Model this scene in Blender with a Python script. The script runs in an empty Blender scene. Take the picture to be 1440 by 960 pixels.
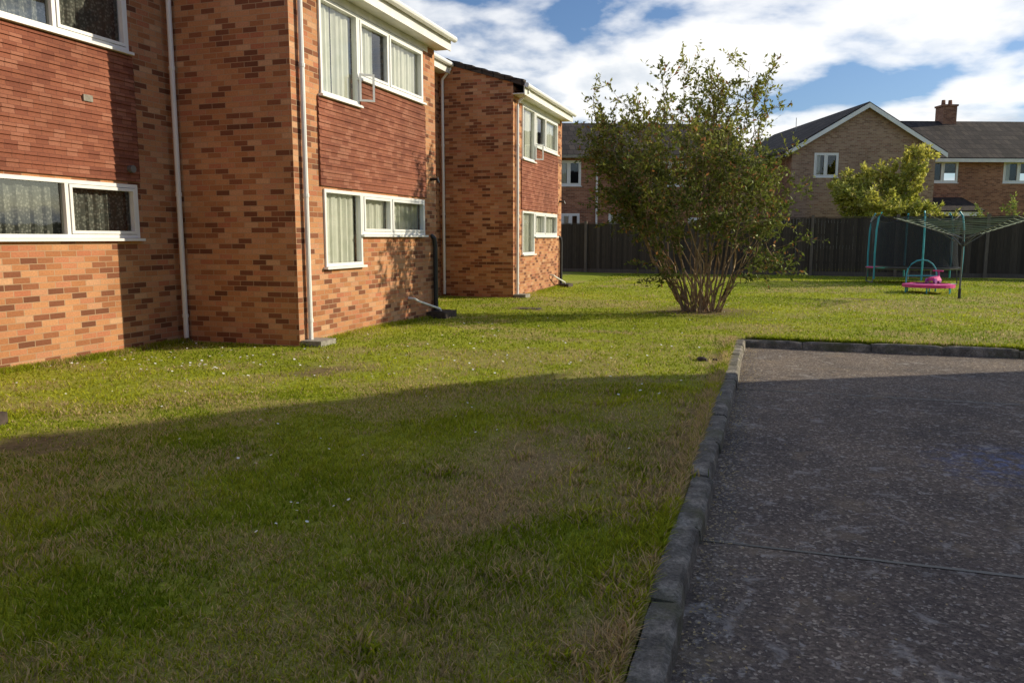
import bpy, math, random
import numpy as np
from mathutils import Vector, Matrix
random.seed(7)
RNG = np.random.default_rng(11)
sc = bpy.context.scene
sc.view_settings.view_transform = 'Standard'
sc.view_settings.look = 'None'
sc.view_settings.exposure = 0

# ------------------------------------------------------------------ materials
def newmat(name):
    m = bpy.data.materials.new(name); m.use_nodes = True
    nt = m.node_tree
    b = nt.nodes["Principled BSDF"]
    return m, nt, b
def nd(nt, t, **kw):
    n = nt.nodes.new(t)
    for k, v in kw.items():
        setattr(n, k, v)
    return n
def ramp(nt, fac, stops, interp='LINEAR'):
    r = nd(nt, 'ShaderNodeValToRGB')
    r.color_ramp.interpolation = interp
    el = r.color_ramp.elements
    while len(el) < len(stops): el.new(0.5)
    for e, (p, c) in zip(el, stops):
        e.position = p
        e.color = (c[0], c[1], c[2], 1) if hasattr(c, '__len__') else (c, c, c, 1)
    nt.links.new(fac, r.inputs[0])
    return r.outputs[0]
def noise(nt, vec, scale, detail=4, rough=0.55, dist=0.0):
    n = nd(nt, 'ShaderNodeTexNoise')
    n.inputs['Scale'].default_value = scale
    n.inputs['Detail'].default_value = detail
    n.inputs['Roughness'].default_value = rough
    n.inputs['Distortion'].default_value = dist
    if vec is not None: nt.links.new(vec, n.inputs['Vector'])
    return n.outputs[0]
def mix(nt, fac, a, b, bt='MIX'):
    n = nd(nt, 'ShaderNodeMix', data_type='RGBA', blend_type=bt)
    for s, v in ((0, fac), (6, a), (7, b)):
        if isinstance(v, (int, float)): n.inputs[s].default_value = v
        elif isinstance(v, tuple): n.inputs[s].default_value = (v[0], v[1], v[2], 1)
        else: nt.links.new(v, n.inputs[s])
    return n.outputs[2]
def bump(nt, h, b, strength=0.4, dist=0.01):
    n = nd(nt, 'ShaderNodeBump')
    n.inputs['Strength'].default_value = strength
    n.inputs['Distance'].default_value = dist
    nt.links.new(h, n.inputs['Height']); nt.links.new(n.outputs[0], b.inputs['Normal'])
def objco(nt):
    return nd(nt, 'ShaderNodeTexCoord').outputs['Object']
def uvco(nt):
    return nd(nt, 'ShaderNodeTexCoord').outputs['UV']
def simple(name, col, rough=0.6, var=0.15, scale=6, metal=0.0):
    m, nt, b = newmat(name)
    nz = noise(nt, objco(nt), scale, 5)
    c = ramp(nt, nz, [(0.3, tuple(x*(1-var) for x in col)), (0.7, tuple(min(1, x*(1+var)) for x in col))])
    nt.links.new(c, b.inputs['Base Color'])
    b.inputs['Roughness'].default_value = rough
    b.inputs['Metallic'].default_value = metal
    return m
def brickmat(name, stops, mortar, bw=0.225, rh=0.075, ms=0.006, grime=0.35, bs=0.5, mdist=0.006):
    m, nt, b = newmat(name)
    uv = uvco(nt)
    br = nd(nt, 'ShaderNodeTexBrick')
    br.offset = 0.5
    br.inputs['Scale'].default_value = 1
    br.inputs['Mortar Size'].default_value = ms
    br.inputs['Mortar Smooth'].default_value = 0.15
    br.inputs['Brick Width'].default_value = bw
    br.inputs['Row Height'].default_value = rh
    br.inputs['Color1'].default_value = (0, 0, 0, 1)
    br.inputs['Color2'].default_value = (1, 1, 1, 1)
    br.inputs['Mortar'].default_value = (.5, .5, .5, 1)
    nt.links.new(uv, br.inputs['Vector'])
    c = ramp(nt, br.outputs['Color'], stops)
    fn = noise(nt, uv, 45, 3, 0.7)
    c = mix(nt, 0.45, c, ramp(nt, fn, [(0.3, .55), (0.7, 1.25)]), 'MULTIPLY')
    c = mix(nt, br.outputs['Fac'], c, mortar)
    ln = noise(nt, uv, 0.7, 5, 0.6)
    c = mix(nt, grime, c, ramp(nt, ln, [(0.3, .45), (0.65, 1.15)]), 'MULTIPLY')
    nt.links.new(c, b.inputs['Base Color'])
    b.inputs['Roughness'].default_value = 0.9
    b.inputs['Specular IOR Level'].default_value = 0.25
    h = mix(nt, 0.75, fn, ramp(nt, br.outputs['Fac'], [(0, 1.0), (1, 0.0)]))
    bump(nt, h, b, bs, mdist)
    return m

M = {}
M['brick'] = brickmat('brick_orange', [(0, (.17, .065, .035)), (.17, (.27, .10, .05)), (.32, (.42, .175, .075)), (.5, (.53, .25, .115)),
                                       (.66, (.57, .285, .14)), (.82, (.46, .165, .085)), (1, (.62, .36, .20))], (.42, .29, .18), ms=.005)
M['brick_bg'] = brickmat('brick_brown', [(0, (.24, .14, .095)), (.4, (.36, .23, .155)), (.7, (.43, .29, .2)), (1, (.30, .16, .11))],
                         (.42, .36, .29))
M['brick_red'] = brickmat('brick_red', [(0, (.2, .08, .05)), (.5, (.33, .14, .08)), (1, (.42, .2, .12))], (.33, .27, .2))
M['tile'] = brickmat('hanging_tile', [(0, (.21, .07, .042)), (.35, (.26, .09, .052)), (.7, (.29, .105, .06)), (1, (.35, .145, .09))],
                     (.12, .045, .03), bw=0.165, rh=0.1, ms=0.003, grime=0.5, bs=0.3, mdist=0.004)
M['roof'] = brickmat('roof_tile', [(0, (.045, .038, .034)), (.5, (.07, .056, .05)), (1, (.1, .08, .065))],
                     (.02, .018, .018), bw=0.3, rh=0.3, ms=0.014, grime=0.5, bs=0.8, mdist=0.03)
M['white'] = simple('white_upvc', (.80, .80, .78), .35, .05, 2)
M['fascia'] = simple('white_fascia_paint', (.74, .72, .68), .5, .12, 3)
M['dark'] = simple('room_shade_panel', (.03, .03, .032), .9)
M['black'] = simple('black_plastic', (.02, .02, .022), .45)
M['grey'] = simple('grey_metal', (.20, .22, .22), .5, .1, 8, .5)
M['concrete'] = simple('concrete', (.27, .25, .21), .95, .35, 14)
M['cover'] = simple('rusty_cover', (.07, .05, .04), .9, .45, 14)
M['teal'] = simple('teal_paint', (.04, .38, .45), .4)
M['pink'] = simple('pink_plastic', (.72, .04, .26), .45)
M['purple'] = simple('purple_plastic', (.35, .06, .35), .45)
M['green'] = simple('green_padding', (.05, .3, .22), .5)
M['bark'] = simple('bark', (.28, .20, .125), .95, .45, 18)
M['petal'] = simple('daisy_petal', (.8, .8, .75), .7, .03)

m, nt, b = newmat('window_glass')
nt.nodes.remove(b)
out = nt.nodes['Material Output']
tr = nd(nt, 'ShaderNodeBsdfTransparent'); tr.inputs[0].default_value = (.94, .96, .95, 1)
gl = nd(nt, 'ShaderNodeBsdfGlossy'); gl.inputs['Roughness'].default_value = 0.02
fr = nd(nt, 'ShaderNodeFresnel'); fr.inputs[0].default_value = 1.5
mp = nd(nt, 'ShaderNodeMath', operation='MULTIPLY_ADD'); mp.inputs[1].default_value = 1.3; mp.inputs[2].default_value = 0.05
nt.links.new(fr.outputs[0], mp.inputs[0])
mx = nd(nt, 'ShaderNodeMixShader')
nt.links.new(mp.outputs[0], mx.inputs[0]); nt.links.new(tr.outputs[0], mx.inputs[1]); nt.links.new(gl.outputs[0], mx.inputs[2])
bn = nd(nt, 'ShaderNodeBump'); bn.inputs['Strength'].default_value = .04; bn.inputs['Distance'].default_value = .05
nt.links.new(noise(nt, objco(nt), 1.7, 2), bn.inputs['Height']); nt.links.new(bn.outputs[0], gl.inputs['Normal'])
nt.links.new(mx.outputs[0], out.inputs[0])
M['glass'] = m

def transl(name, colsock_fn, tfac=.35, gloss=0.0, grough=.4):
    m, nt, b = newmat(name); nt.nodes.remove(b)
    out = nt.nodes['Material Output']
    c = colsock_fn(nt)
    d = nd(nt, 'ShaderNodeBsdfDiffuse'); t = nd(nt, 'ShaderNodeBsdfTranslucent')
    nt.links.new(c, d.inputs[0]); nt.links.new(c, t.inputs[0])
    mx = nd(nt, 'ShaderNodeMixShader'); mx.inputs[0].default_value = tfac
    nt.links.new(d.outputs[0], mx.inputs[1]); nt.links.new(t.outputs[0], mx.inputs[2])
    o = mx.outputs[0]
    if gloss > 0:
        g = nd(nt, 'ShaderNodeBsdfGlossy'); g.inputs['Roughness'].default_value = grough
        g.inputs[0].default_value = (.8, .9, .6, 1)
        m2 = nd(nt, 'ShaderNodeMixShader'); m2.inputs[0].default_value = gloss
        nt.links.new(o, m2.inputs[1]); nt.links.new(g.outputs[0], m2.inputs[2]); o = m2.outputs[0]
    nt.links.new(o, out.inputs[0])
    return m
def attrcol(nt):
    a = nd(nt, 'ShaderNodeAttribute'); a.attribute_name = 'Col'
    return a.outputs['Color']
M['leaf'] = transl('leaf', attrcol, .40, .04, .5)
M['blade'] = transl('grass_blade', attrcol, .48)
M['curtain'] = transl('net_curtain', lambda nt: ramp(nt, noise(nt, objco(nt), 5, 3), [(0.3, (.74, .76, .66)), (.7, (.88, .88, .8))]), .2)
def lacec(nt):
    v = nd(nt, 'ShaderNodeTexVoronoi'); v.inputs['Scale'].default_value = 26
    nt.links.new(objco(nt), v.inputs['Vector'])
    return ramp(nt, v.outputs['Distance'], [(.25, (.30, .30, .26)), (.5, (.12, .125, .11))])
M['lace'] = transl('lace_curtain', lacec, .2)
m, nt, b = newmat('safety_net'); nt.nodes.remove(b)
out = nt.nodes['Material Output']
tr = nd(nt, 'ShaderNodeBsdfTransparent'); df = nd(nt, 'ShaderNodeBsdfDiffuse'); df.inputs[0].default_value = (.05, .055, .06, 1)
mx = nd(nt, 'ShaderNodeMixShader'); mx.inputs[0].default_value = .6
nt.links.new(tr.outputs[0], mx.inputs[1]); nt.links.new(df.outputs[0], mx.inputs[2]); nt.links.new(mx.outputs[0], out.inputs[0])
M['net'] = m
m, nt, b = newmat('fence_wood')
at = nd(nt, 'ShaderNodeAttribute'); at.attribute_name = 'Col'
mapn = nd(nt, 'ShaderNodeMapping'); mapn.inputs['Scale'].default_value = (12, 12, 1.2)
nt.links.new(objco(nt), mapn.inputs['Vector'])
g = noise(nt, mapn.outputs[0], 3, 5, .6)
c = mix(nt, .7, at.outputs['Color'], ramp(nt, g, [(.3, .5), (.7, 1.2)]), 'MULTIPLY')
nt.links.new(c, b.inputs['Base Color']); b.inputs['Roughness'].default_value = .9
M['fence'] = m
m, nt, b = newmat('lawn_ground')
oc = objco(nt)
n1 = noise(nt, oc, .55, 6, .6); n2 = noise(nt, oc, 14, 5, .7); n3 = noise(nt, oc, 90, 3, .7)
c = ramp(nt, n1, [(.32, (.25, .31, .026)), (.55, (.34, .38, .04)), (.72, (.42, .41, .07))])
c = mix(nt, .7, c, ramp(nt, n2, [(.3, .55), (.7, 1.35)]), 'MULTIPLY')
c = mix(nt, .8, c, ramp(nt, n3, [(.3, .45), (.7, 1.5)]), 'MULTIPLY')
at = nd(nt, 'ShaderNodeAttribute'); at.attribute_name = 'Col'
sp = nd(nt, 'ShaderNodeSeparateColor'); nt.links.new(at.outputs['Color'], sp.inputs[0])
straw = mix(nt, 1.0, (.40, .30, .15), ramp(nt, n3, [(.3, .5), (.7, 1.3)]), 'MULTIPLY')
soil = mix(nt, 1.0, (.22, .155, .09), ramp(nt, n2, [(.3, .5), (.7, 1.3)]), 'MULTIPLY')
c = mix(nt, sp.outputs[1], c, straw)
c = mix(nt, sp.outputs[0], c, soil)
nt.links.new(c, b.inputs['Base Color']); b.inputs['Roughness'].default_value = 1
b.inputs['Specular IOR Level'].default_value = .1
bump(nt, mix(nt, .5, n2, n3), b, .9, .03)
M['lawn'] = m
M['earth'] = simple('earth', (.16, .2, .05), 1, .4, .4)
m, nt, b = newmat('aggregate_road')
oc = objco(nt)
v = nd(nt, 'ShaderNodeTexVoronoi'); v.inputs['Scale'].default_value = 75; nt.links.new(oc, v.inputs['Vector'])
vs = nd(nt, 'ShaderNodeSeparateColor'); nt.links.new(v.outputs['Color'], vs.inputs[0])
c = ramp(nt, vs.outputs[0], [(0, (.13, .112, .10)), (.55, (.20, .172, .152)), (.88, (.28, .24, .205)), (.95, (.46, .41, .35)), (1, (.58, .53, .45))])
v2 = nd(nt, 'ShaderNodeTexVoronoi'); v2.inputs['Scale'].default_value = 200; nt.links.new(oc, v2.inputs['Vector'])
c = mix(nt, .45, c, ramp(nt, v2.outputs['Distance'], [(0, 1.4), (.7, .4)]), 'MULTIPLY')
big = noise(nt, oc, .9, 6, .62)
c = mix(nt, .8, c, ramp(nt, big, [(.3, (.55, .53, .55)), (.62, (1.3, 1.17, 1.02))]), 'MULTIPLY')
li = noise(nt, oc, 5, 6, .72, .5)
c = mix(nt, ramp(nt, li, [(.57, 0), (.65, .65)]), c, (.42, .39, .35))
li3 = noise(nt, oc, 18, 4, .6, .5)
c = mix(nt, ramp(nt, li3, [(.61, 0), (.66, .75)]), c, (.48, .44, .39))
li2 = noise(nt, oc, 2.3, 5, .7)
c = mix(nt, ramp(nt, li2, [(.56, 0), (.68, .5)]), c, (.34, .26, .17))
sxx = nd(nt, 'ShaderNodeVectorMath', operation='DISTANCE'); nt.links.new(oc, sxx.inputs[0]); sxx.inputs[1].default_value = (1.75, 6.2, -.1)
bl = ramp(nt, sxx.outputs[1], [(.1, .6), (.75, 0)])
bl = mix(nt, 1.0, bl, ramp(nt, noise(nt, oc, 9, 5, .7), [(.46, 0), (.6, 1)]), 'MULTIPLY')
c = mix(nt, bl, c, (.12, .2, .45))
nt.links.new(c, b.inputs['Base Color']); b.inputs['Roughness'].default_value = .95
b.inputs['Specular IOR Level'].default_value = .25
bump(nt, mix(nt, .5, v.outputs['Distance'], v2.outputs['Distance']), b, .8, .01)
M['road'] = m
m, nt, b = newmat('kerb_concrete')
oc = objco(nt)
a1 = noise(nt, oc, 6, 6, .7); a2 = noise(nt, oc, 60, 4, .7)
c = ramp(nt, a1, [(.3, (.08, .072, .06)), (.5, (.19, .17, .14)), (.66, (.38, .34, .28))])
c = mix(nt, .85, c, ramp(nt, a2, [(.3, .35), (.7, 1.5)]), 'MULTIPLY')
a3 = noise(nt, oc, 2.2, 6, .7)
c = mix(nt, ramp(nt, a3, [(.5, 0), (.66, .7)]), c, (.11, .11, .045))
nt.links.new(c, b.inputs['Base Color']); b.inputs['Roughness'].default_value = .95
bump(nt, mix(nt, .5, a1, a2), b, 1, .02)
M['kerb'] = m

# ------------------------------------------------------------------ mesh helpers
class MB:
    def __init__(s): s.v = []; s.f = []; s.m = []; s.mats = []; s.c = []
    def face(s, pts, mat, col=None):
        i = len(s.v); s.v += [tuple(p) for p in pts]; s.f.append(tuple(range(i, i+len(pts))))
        if mat not in s.mats: s.mats.append(mat)
        s.m.append(s.mats.index(mat))
        if col is not None: s.c += [col]*len(pts)
    def box(s, x0, x1, y0, y1, z0, z1, mat, col=None):
        p = [(x0,y0,z0),(x1,y0,z0),(x1,y1,z0),(x0,y1,z0),(x0,y0,z1),(x1,y0,z1),(x1,y1,z1),(x0,y1,z1)]
        s.hexa(p, mat, col)
    def hexa(s, p, mat, col=None):
        for f in ((0,3,2,1),(4,5,6,7),(0,1,5,4),(1,2,6,5),(2,3,7,6),(3,0,4,7)):
            s.face([p[i] for i in f], mat, col)
    def tube(s, pts, rad, mat, sides=8, col=None, cap=True):
        pts = [Vector(p) for p in pts]
        if not hasattr(rad, '__len__'): rad = [rad]*len(pts)
        rings = []
        for i, p in enumerate(pts):
            d = (pts[min(i+1, len(pts)-1)] - pts[max(i-1, 0)]).normalized()
            a = Vector((0, 0, 1)) if abs(d.z) < .9 else Vector((1, 0, 0))
            u = d.cross(a).normalized(); w = d.cross(u)
            rings.append([p + (u*math.cos(2*math.pi*k/sides) + w*math.sin(2*math.pi*k/sides))*rad[i] for k in range(sides)])
        for i in range(len(rings)-1):
            for k in range(sides):
                k2 = (k+1) % sides
                s.face([rings[i][k], rings[i][k2], rings[i+1][k2], rings[i+1][k]], mat, col)
        if cap:
            s.face(rings[0], mat, col); s.face(rings[-1][::-1], mat, col)
    def build(s, name, parent=None, smooth=False):
        me = bpy.data.meshes.new(name); me.from_pydata(s.v, [], s.f)
        for k in s.mats: me.materials.append(M[k])
        me.polygons.foreach_set('material_index', s.m)
        uvl = me.uv_layers.new(name='UVMap')
        me.update()
        uv = np.zeros((len(me.loops), 2), dtype=np.float32)
        for p in me.polygons:
            n = p.normal
            ax, ay, az = abs(n.x), abs(n.y), abs(n.z)
            for li in p.loop_indices:
                co = s.v[me.loops[li].vertex_index]
                if ax >= ay and ax >= az*.45: uv[li] = (co[1], co[2])
                elif ay > ax and ay >= az*.45: uv[li] = (co[0], co[2])
                else:
                    if ax > ay: uv[li] = (co[1], co[0]*1.06)
                    else: uv[li] = (co[0], co[1]*1.06)
        uvl.data.foreach_set('uv', uv.ravel())
        if s.c:
            ca = me.color_attributes.new(name='Col', type='FLOAT_COLOR', domain='POINT')
            arr = np.array([(c[0], c[1], c[2], 1) for c in s.c], dtype=np.float32)
            ca.data.foreach_set('color', arr.ravel())
        if smooth:
            me.polygons.foreach_set('use_smooth', [True]*len(me.polygons))
        o = bpy.data.objects.new(name, me); sc.collection.objects.link(o)
        if parent: o.parent = parent
        return o
def empty(name, loc=(0,0,0), rz=0):
    o = bpy.data.objects.new(name, None); sc.collection.objects.link(o)
    o.location = loc; o.rotation_euler = (0, 0, rz); return o
def quadmesh(name, V, Q, C, mat, parent=None):
    me = bpy.data.meshes.new(name)
    me.vertices.add(len(V)); me.vertices.foreach_set('co', V.astype(np.float32).ravel())
    me.loops.add(Q.size); me.loops.foreach_set('vertex_index', Q.astype(np.int32).ravel())
    me.polygons.add(len(Q)); me.polygons.foreach_set('loop_start', np.arange(0, Q.size, 4, dtype=np.int32))
    me.update(calc_edges=True)
    if C is not None:
        ca = me.color_attributes.new(name='Col', type='FLOAT_COLOR', domain='POINT')
        a = np.ones((len(V), 4), dtype=np.float32); a[:, :3] = C
        ca.data.foreach_set('color', a.ravel())
    me.materials.append(M[mat])
    o = bpy.data.objects.new(name, me); sc.collection.objects.link(o)
    if parent: o.parent = parent
    return o

_L = RNG.random((256, 256))
def vn(x, y, s, ox=0, oy=0):
    x = x*s+ox+1000; y = y*s+oy+1000
    xi = np.floor(x).astype(int); yi = np.floor(y).astype(int)
    fx = x-xi; fy = y-yi; fx = fx*fx*(3-2*fx); fy = fy*fy*(3-2*fy)
    a = _L[xi % 256, yi % 256]; b = _L[(xi+1) % 256, yi % 256]; c = _L[xi % 256, (yi+1) % 256]; d = _L[(xi+1) % 256, (yi+1) % 256]
    return (a*(1-fx)+b*fx)*(1-fy)+(c*(1-fx)+d*fx)*fy
def lawnh(x, y):
    h = (vn(x, y, .35)-.5)*.05 + (vn(x, y, 1.1, 7, 3)-.5)*.03
    k1 = np.clip((-.42-x)/1.0, 0, 1); k2 = np.clip((y-12.12)/1.0, 0, 1)
    k = np.where(y > 12.12, k2, k1)
    k = np.where((y > 12.12) & (x < -.42), np.maximum(k1, k2), k)
    return h*k
TREE = (-1.34, 16.55)
def soilmask(x, y):
    m = np.clip(1.25 - np.hypot((x-TREE[0]), (y-TREE[1]))/1.2 + (vn(x, y, 2.5)-.5)*.5, 0, 1)
    for cx, cy, r in ((-4.88, 7.75, .38), (-5.1, 4.25, .30), (-4.9, 16.2, .4), (2.2, 21.0, .5)):
        m = np.maximum(m, np.clip((1.2 - np.hypot(x-cx, (y-cy))/r + (vn(x, y, 4)-.5)*1.6 + (vn(x, y, 13)-.5)*.8), 0, .9))
    return m
def strawmask(x, y):
    d = -.42 - x
    band = np.exp(-((d-.1)/.25)**2)*.95 + np.exp(-((d-1.0)/.6)**2)*1.0*np.clip((9.5-y)/4, .35, 1)
    n = vn(x, y, 1.3, 5, 9)*.6 + vn(x, y, 4.0, 1, 2)*.4
    m = band*np.clip((n-.25)*3, 0, 1)
    m = np.where(y > 12.2, np.exp(-((y-12.3)/.3)**2)*.7*np.clip((n-.3)*3, 0, 1), m)
    m2 = np.clip((vn(x, y, .45, 31, 17)*.45+vn(x, y, 1.7, 3, 8)*.35+vn(x, y, 5, 13, 6)*.2-.5)*3.5, 0, .5)
    return np.clip(np.maximum(m, m2), 0, 1)

# ------------------------------------------------------------------ ground
g = MB(); g.face([(-900,-900,-.104),(900,-900,-.104),(900,900,-.104),(-900,900,-.104)], 'earth'); g.build('ground')
r = MB()
r.face([(-.36,-14,-.1),(60,-14,-.1),(60,12.06,-.1),(-.36,12.06,-.1)], 'road')
road = r.build('road')
j = MB()
for yy in (4.13, 8.6, -.6):
    for i in range(60):
        x0 = -.29+i*.22; x1 = x0+.22
        w = .012+random.random()*.006
        j.face([(x0, yy-w, -.0962),(x1, yy-w*random.uniform(.7,1.2), -.0962),(x1, yy+w, -.0962),(x0, yy+w*random.uniform(.7,1.2), -.0962)], 'black')
j.build('expansion_joints', road)
xs = np.concatenate([np.arange(-30, -10, 1.0), np.arange(-10, -.42, .14), np.array([-.42]), np.arange(-.3, 8, .25), np.arange(8, 46, 1.5)])
ys = np.concatenate([np.arange(-12, 0, .6), np.arange(0, 12.12, .14), np.array([12.12]), np.arange(12.25, 26, .2), np.arange(26, 66, 1.0)])
XX, YY = np.meshgrid(xs, ys, indexing='ij')
ZZ = lawnh(XX, YY)
V = np.stack([XX, YY, ZZ], -1).reshape(-1, 3)
ny = len(ys)
I, J = np.meshgrid(np.arange(len(xs)-1), np.arange(ny-1), indexing='ij')
cx = (xs[:-1]+xs[1:])[:, None]/2 + 0*J; cy = (ys[:-1]+ys[1:])[None, :]/2 + 0*J
keep = ~((cx > -.42) & (cy < 12.12))
I = I[keep]; J = J[keep]
Q = np.stack([I*ny+J, (I+1)*ny+J, (I+1)*ny+J+1, I*ny+J+1], -1)
C = np.stack([soilmask(XX, YY), strawmask(XX, YY), 0*XX], -1).reshape(-1, 3)
lawn = quadmesh('lawn', V, Q, C, 'lawn')

k = MB()
def kerbstone(x0, x1, y0, y1, along):
    jit = lambda a: random.uniform(-a, a)
    zt = .014+jit(.014); tl = jit(.008); ch = .022; sh = jit(.014)
    n = 10
    def prof(t):
        e = [jit(.005) for _ in range(6)]
        endr = .014*(abs(2*t-1)**8)
        if along == 'y':
            y = y0+(y1-y0)*t
            return [(x0+sh+e[0], y, -.12), (x0+sh+e[1], y, zt+tl-endr), (x1+sh-ch+e[2], y, zt+e[2]-endr), (x1+sh+e[3], y, zt-ch+e[3]-endr), (x1+sh+.01+e[4], y, -.12)]
        x = x0+(x1-x0)*t
        return [(x, y1+sh, -.12), (x, y1+sh, zt+tl-endr), (x, y0+sh+ch+e[2], zt+e[2]-endr), (x, y0+sh+e[3], zt-ch+e[3]-endr), (x, y0+sh-.01+e[4], -.12)]
    P = [prof(i/n) for i in range(n+1)]
    for i in range(n):
        for q in range(4):
            k.face([P[i][q], P[i][q+1], P[i+1][q+1], P[i+1][q]], 'kerb')
    k.face(P[0], 'kerb'); k.face(P[-1], 'kerb')
y = -6.0
while y < 11.9:
    y2 = min(y+.915, 12.0)
    kerbstone(-.425, -.30, y+.007, y2-.007, 'y'); y = y2
x = -.425
while x < 14:
    kerbstone(x+.004, x+.911, 12.003, 12.128, 'x'); x += .915
k.build('kerb')

# ------------------------------------------------------------------ grass blades
def blades():
    out_V = []; out_Q = []; out_C = []; base = 0
    yaw = math.radians(18.2)
    def emit(x, y, w, h, two):
        nonlocal base
        n = len(x)
        z = lawnh(x, y)-.003
        st = strawmask(x, y)
        az = RNG.random(n)*2*math.pi
        dx, dy = np.cos(az), np.sin(az)
        la = RNG.random(n)*2*math.pi; lean = RNG.uniform(.15, 1.2, n)
        flat = RNG.random(n) < (.06+st*.45)
        lean = np.where(flat, RNG.uniform(1.5, 3.5, n), lean)
        hh = np.where(flat, h*.35, h)
        lx, ly = np.cos(la)*lean*hh, np.sin(la)*lean*hh
        pb = np.stack([x, y, z], -1)
        wv = np.stack([dx, dy, 0*dx], -1)*w[:, None]
        tip = pb + np.stack([lx, ly, hh], -1)
        if two:
            mid = pb + np.stack([lx*.35, ly*.35, hh*.6], -1)
            vs = np.stack([pb-wv, pb+wv, mid-wv*.8, mid+wv*.8, tip-wv*.15, tip+wv*.15], 1)
            idx = np.arange(n)[:, None]*6+base
            q = np.concatenate([idx+np.array([[0,1,3,2]]), idx+np.array([[2,3,5,4]])], 0)
            nv = 6
        else:
            vs = np.stack([pb-wv, pb+wv, tip+wv*.25, tip-wv*.25], 1)
            idx = np.arange(n)[:, None]*4+base
            q = idx+np.array([[0,1,2,3]]); nv = 4
        patch = (vn(x, y, .45, 3, 1)-.5)*.7+(vn(x, y, 1.6, 11, 4)-.5)*.55+.45+RNG.normal(0, .16, n)
        g1 = np.array([.18, .27, .015]); g2 = np.array([.60, .61, .055])
        t = np.clip(patch, 0, 1)[:, None]
        col = g1*(1-t)+g2*t
        dead = RNG.random(n) < (.05+st*.75)
        sc_ = RNG.uniform(.6, 1.25, n)[:, None]
        col = np.where(dead[:, None], np.array([.66, .51, .27]), col)*sc_
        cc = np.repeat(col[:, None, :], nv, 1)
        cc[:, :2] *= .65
        out_V.append(vs.reshape(-1, 3)); out_Q.append(q); out_C.append(cc.reshape(-1, 3)); base += n*nv
    def field(n, rmin, rmax, pw, ang):
        e = 2-pw; u = RNG.random(n)
        rr = (rmin**e + u*(rmax**e-rmin**e))**(1/e)
        th = yaw + RNG.uniform(-ang, ang, n)
        x = -np.sin(th)*rr; y = np.cos(th)*rr
        ok = ((x < -.43) | (y > 12.13)) & ~((x < -6.2) & (y > 9.35) & (y < 14.3)) & (x > -8.3)
        ok &= ~((x < -6.2) & (y > 19.0))
        clump = vn(x, y, 9, 2, 5)
        ok &= RNG.random(n) > soilmask(x, y)*.9
        ok &= RNG.random(n) < (.35+clump*.9)
        ok &= y < 33.5
        return x[ok], y[ok], rr[ok]
    x, y, rr = field(300000, 1.5, 8, 1.5, math.radians(44))
    tall = vn(x, y, 1.6, 21, 9)
    h = RNG.uniform(.018, .042, len(x))*(.6+tall*.85)
    emit(x, y, .0018+.0003*rr, h, True)
    x, y, rr = field(240000, 7.5, 34, 1.45, math.radians(42))
    h = RNG.uniform(.016, .038, len(x))
    emit(x, y, .003+.0005*rr, h, False)
    n = 26000
    x = np.concatenate([-.44-RNG.exponential(.035, n//2), -6.22+RNG.exponential(.05, n//4), -8.22+RNG.exponential(.05, n-n//2-n//4)])
    y = np.concatenate([RNG.uniform(1.2, 12, n//2), np.where(RNG.random(n//4) < .5, RNG.uniform(9.4, 14.3, n//4), RNG.uniform(19.1, 23.6, n//4)), RNG.uniform(5, 9.4, n-n//2-n//4)])
    emit(x, y, np.full(n, .004), RNG.uniform(.03, .08, n), True)
    n = 9000
    x = RNG.uniform(-.3, 9, n); y = 12.14+RNG.exponential(.05, n)
    emit(x, y, np.full(n, .006), RNG.uniform(.03, .09, n), True)
    for q in range(60):
        cx_, cy_ = -.45-abs(random.gauss(0, .7)), random.uniform(1.6, 8)
        n = 60
        emit(cx_+RNG.normal(0, .05, n), cy_+RNG.normal(0, .05, n), np.full(n, .006), RNG.uniform(.03, .07, n), True)
    return np.concatenate(out_V), np.concatenate(out_Q), np.concatenate(out_C)
V, Q, C = blades()
quadmesh('grass', V, Q, C, 'blade')

dm = MB()
def daisy(x, y):
    z = float(lawnh(np.array([x]), np.array([y]))[0])+random.uniform(.034, .05)
    r = random.uniform(.007, .011)*(1.5 if y > 7 else 1); tx, ty = random.uniform(-.4, .4), random.uniform(-.4, .4)
    dm.face([(x+r*math.cos(a*math.pi/3), y+r*math.sin(a*math.pi/3), z+r*math.cos(a*math.pi/3)*tx+r*math.sin(a*math.pi/3)*ty) for a in range(6)], 'petal')
cl = [(-5.5, 7.6, .9, 55), (-7.2, 8.2, .7, 60), (-6.6, 7.3, .8, 60), (-3.2, 8.6, 1.2, 30), (-3.5, 5.6, .7, 14), (-2.3, 3.6, .25, 9), (-3.3, 4.4, .3, 9), (-1.2, 5.6, .8, 10), (-3, 12, 2, 50), (-2, 10, 1.6, 34), (-4.3, 9.5, 1.2, 44), (2, 17, 3, 40)]
for cx_, cy_, s_, nn in cl:
    for i in range(nn):
        x = random.gauss(cx_, s_); y = random.gauss(cy_, s_)
        if x < -.5 and x > -8 and not (x < -6.3 and y > 9.3) or y > 12.3 and x > -6: daisy(x, y)
dm.build('daisies')

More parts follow.
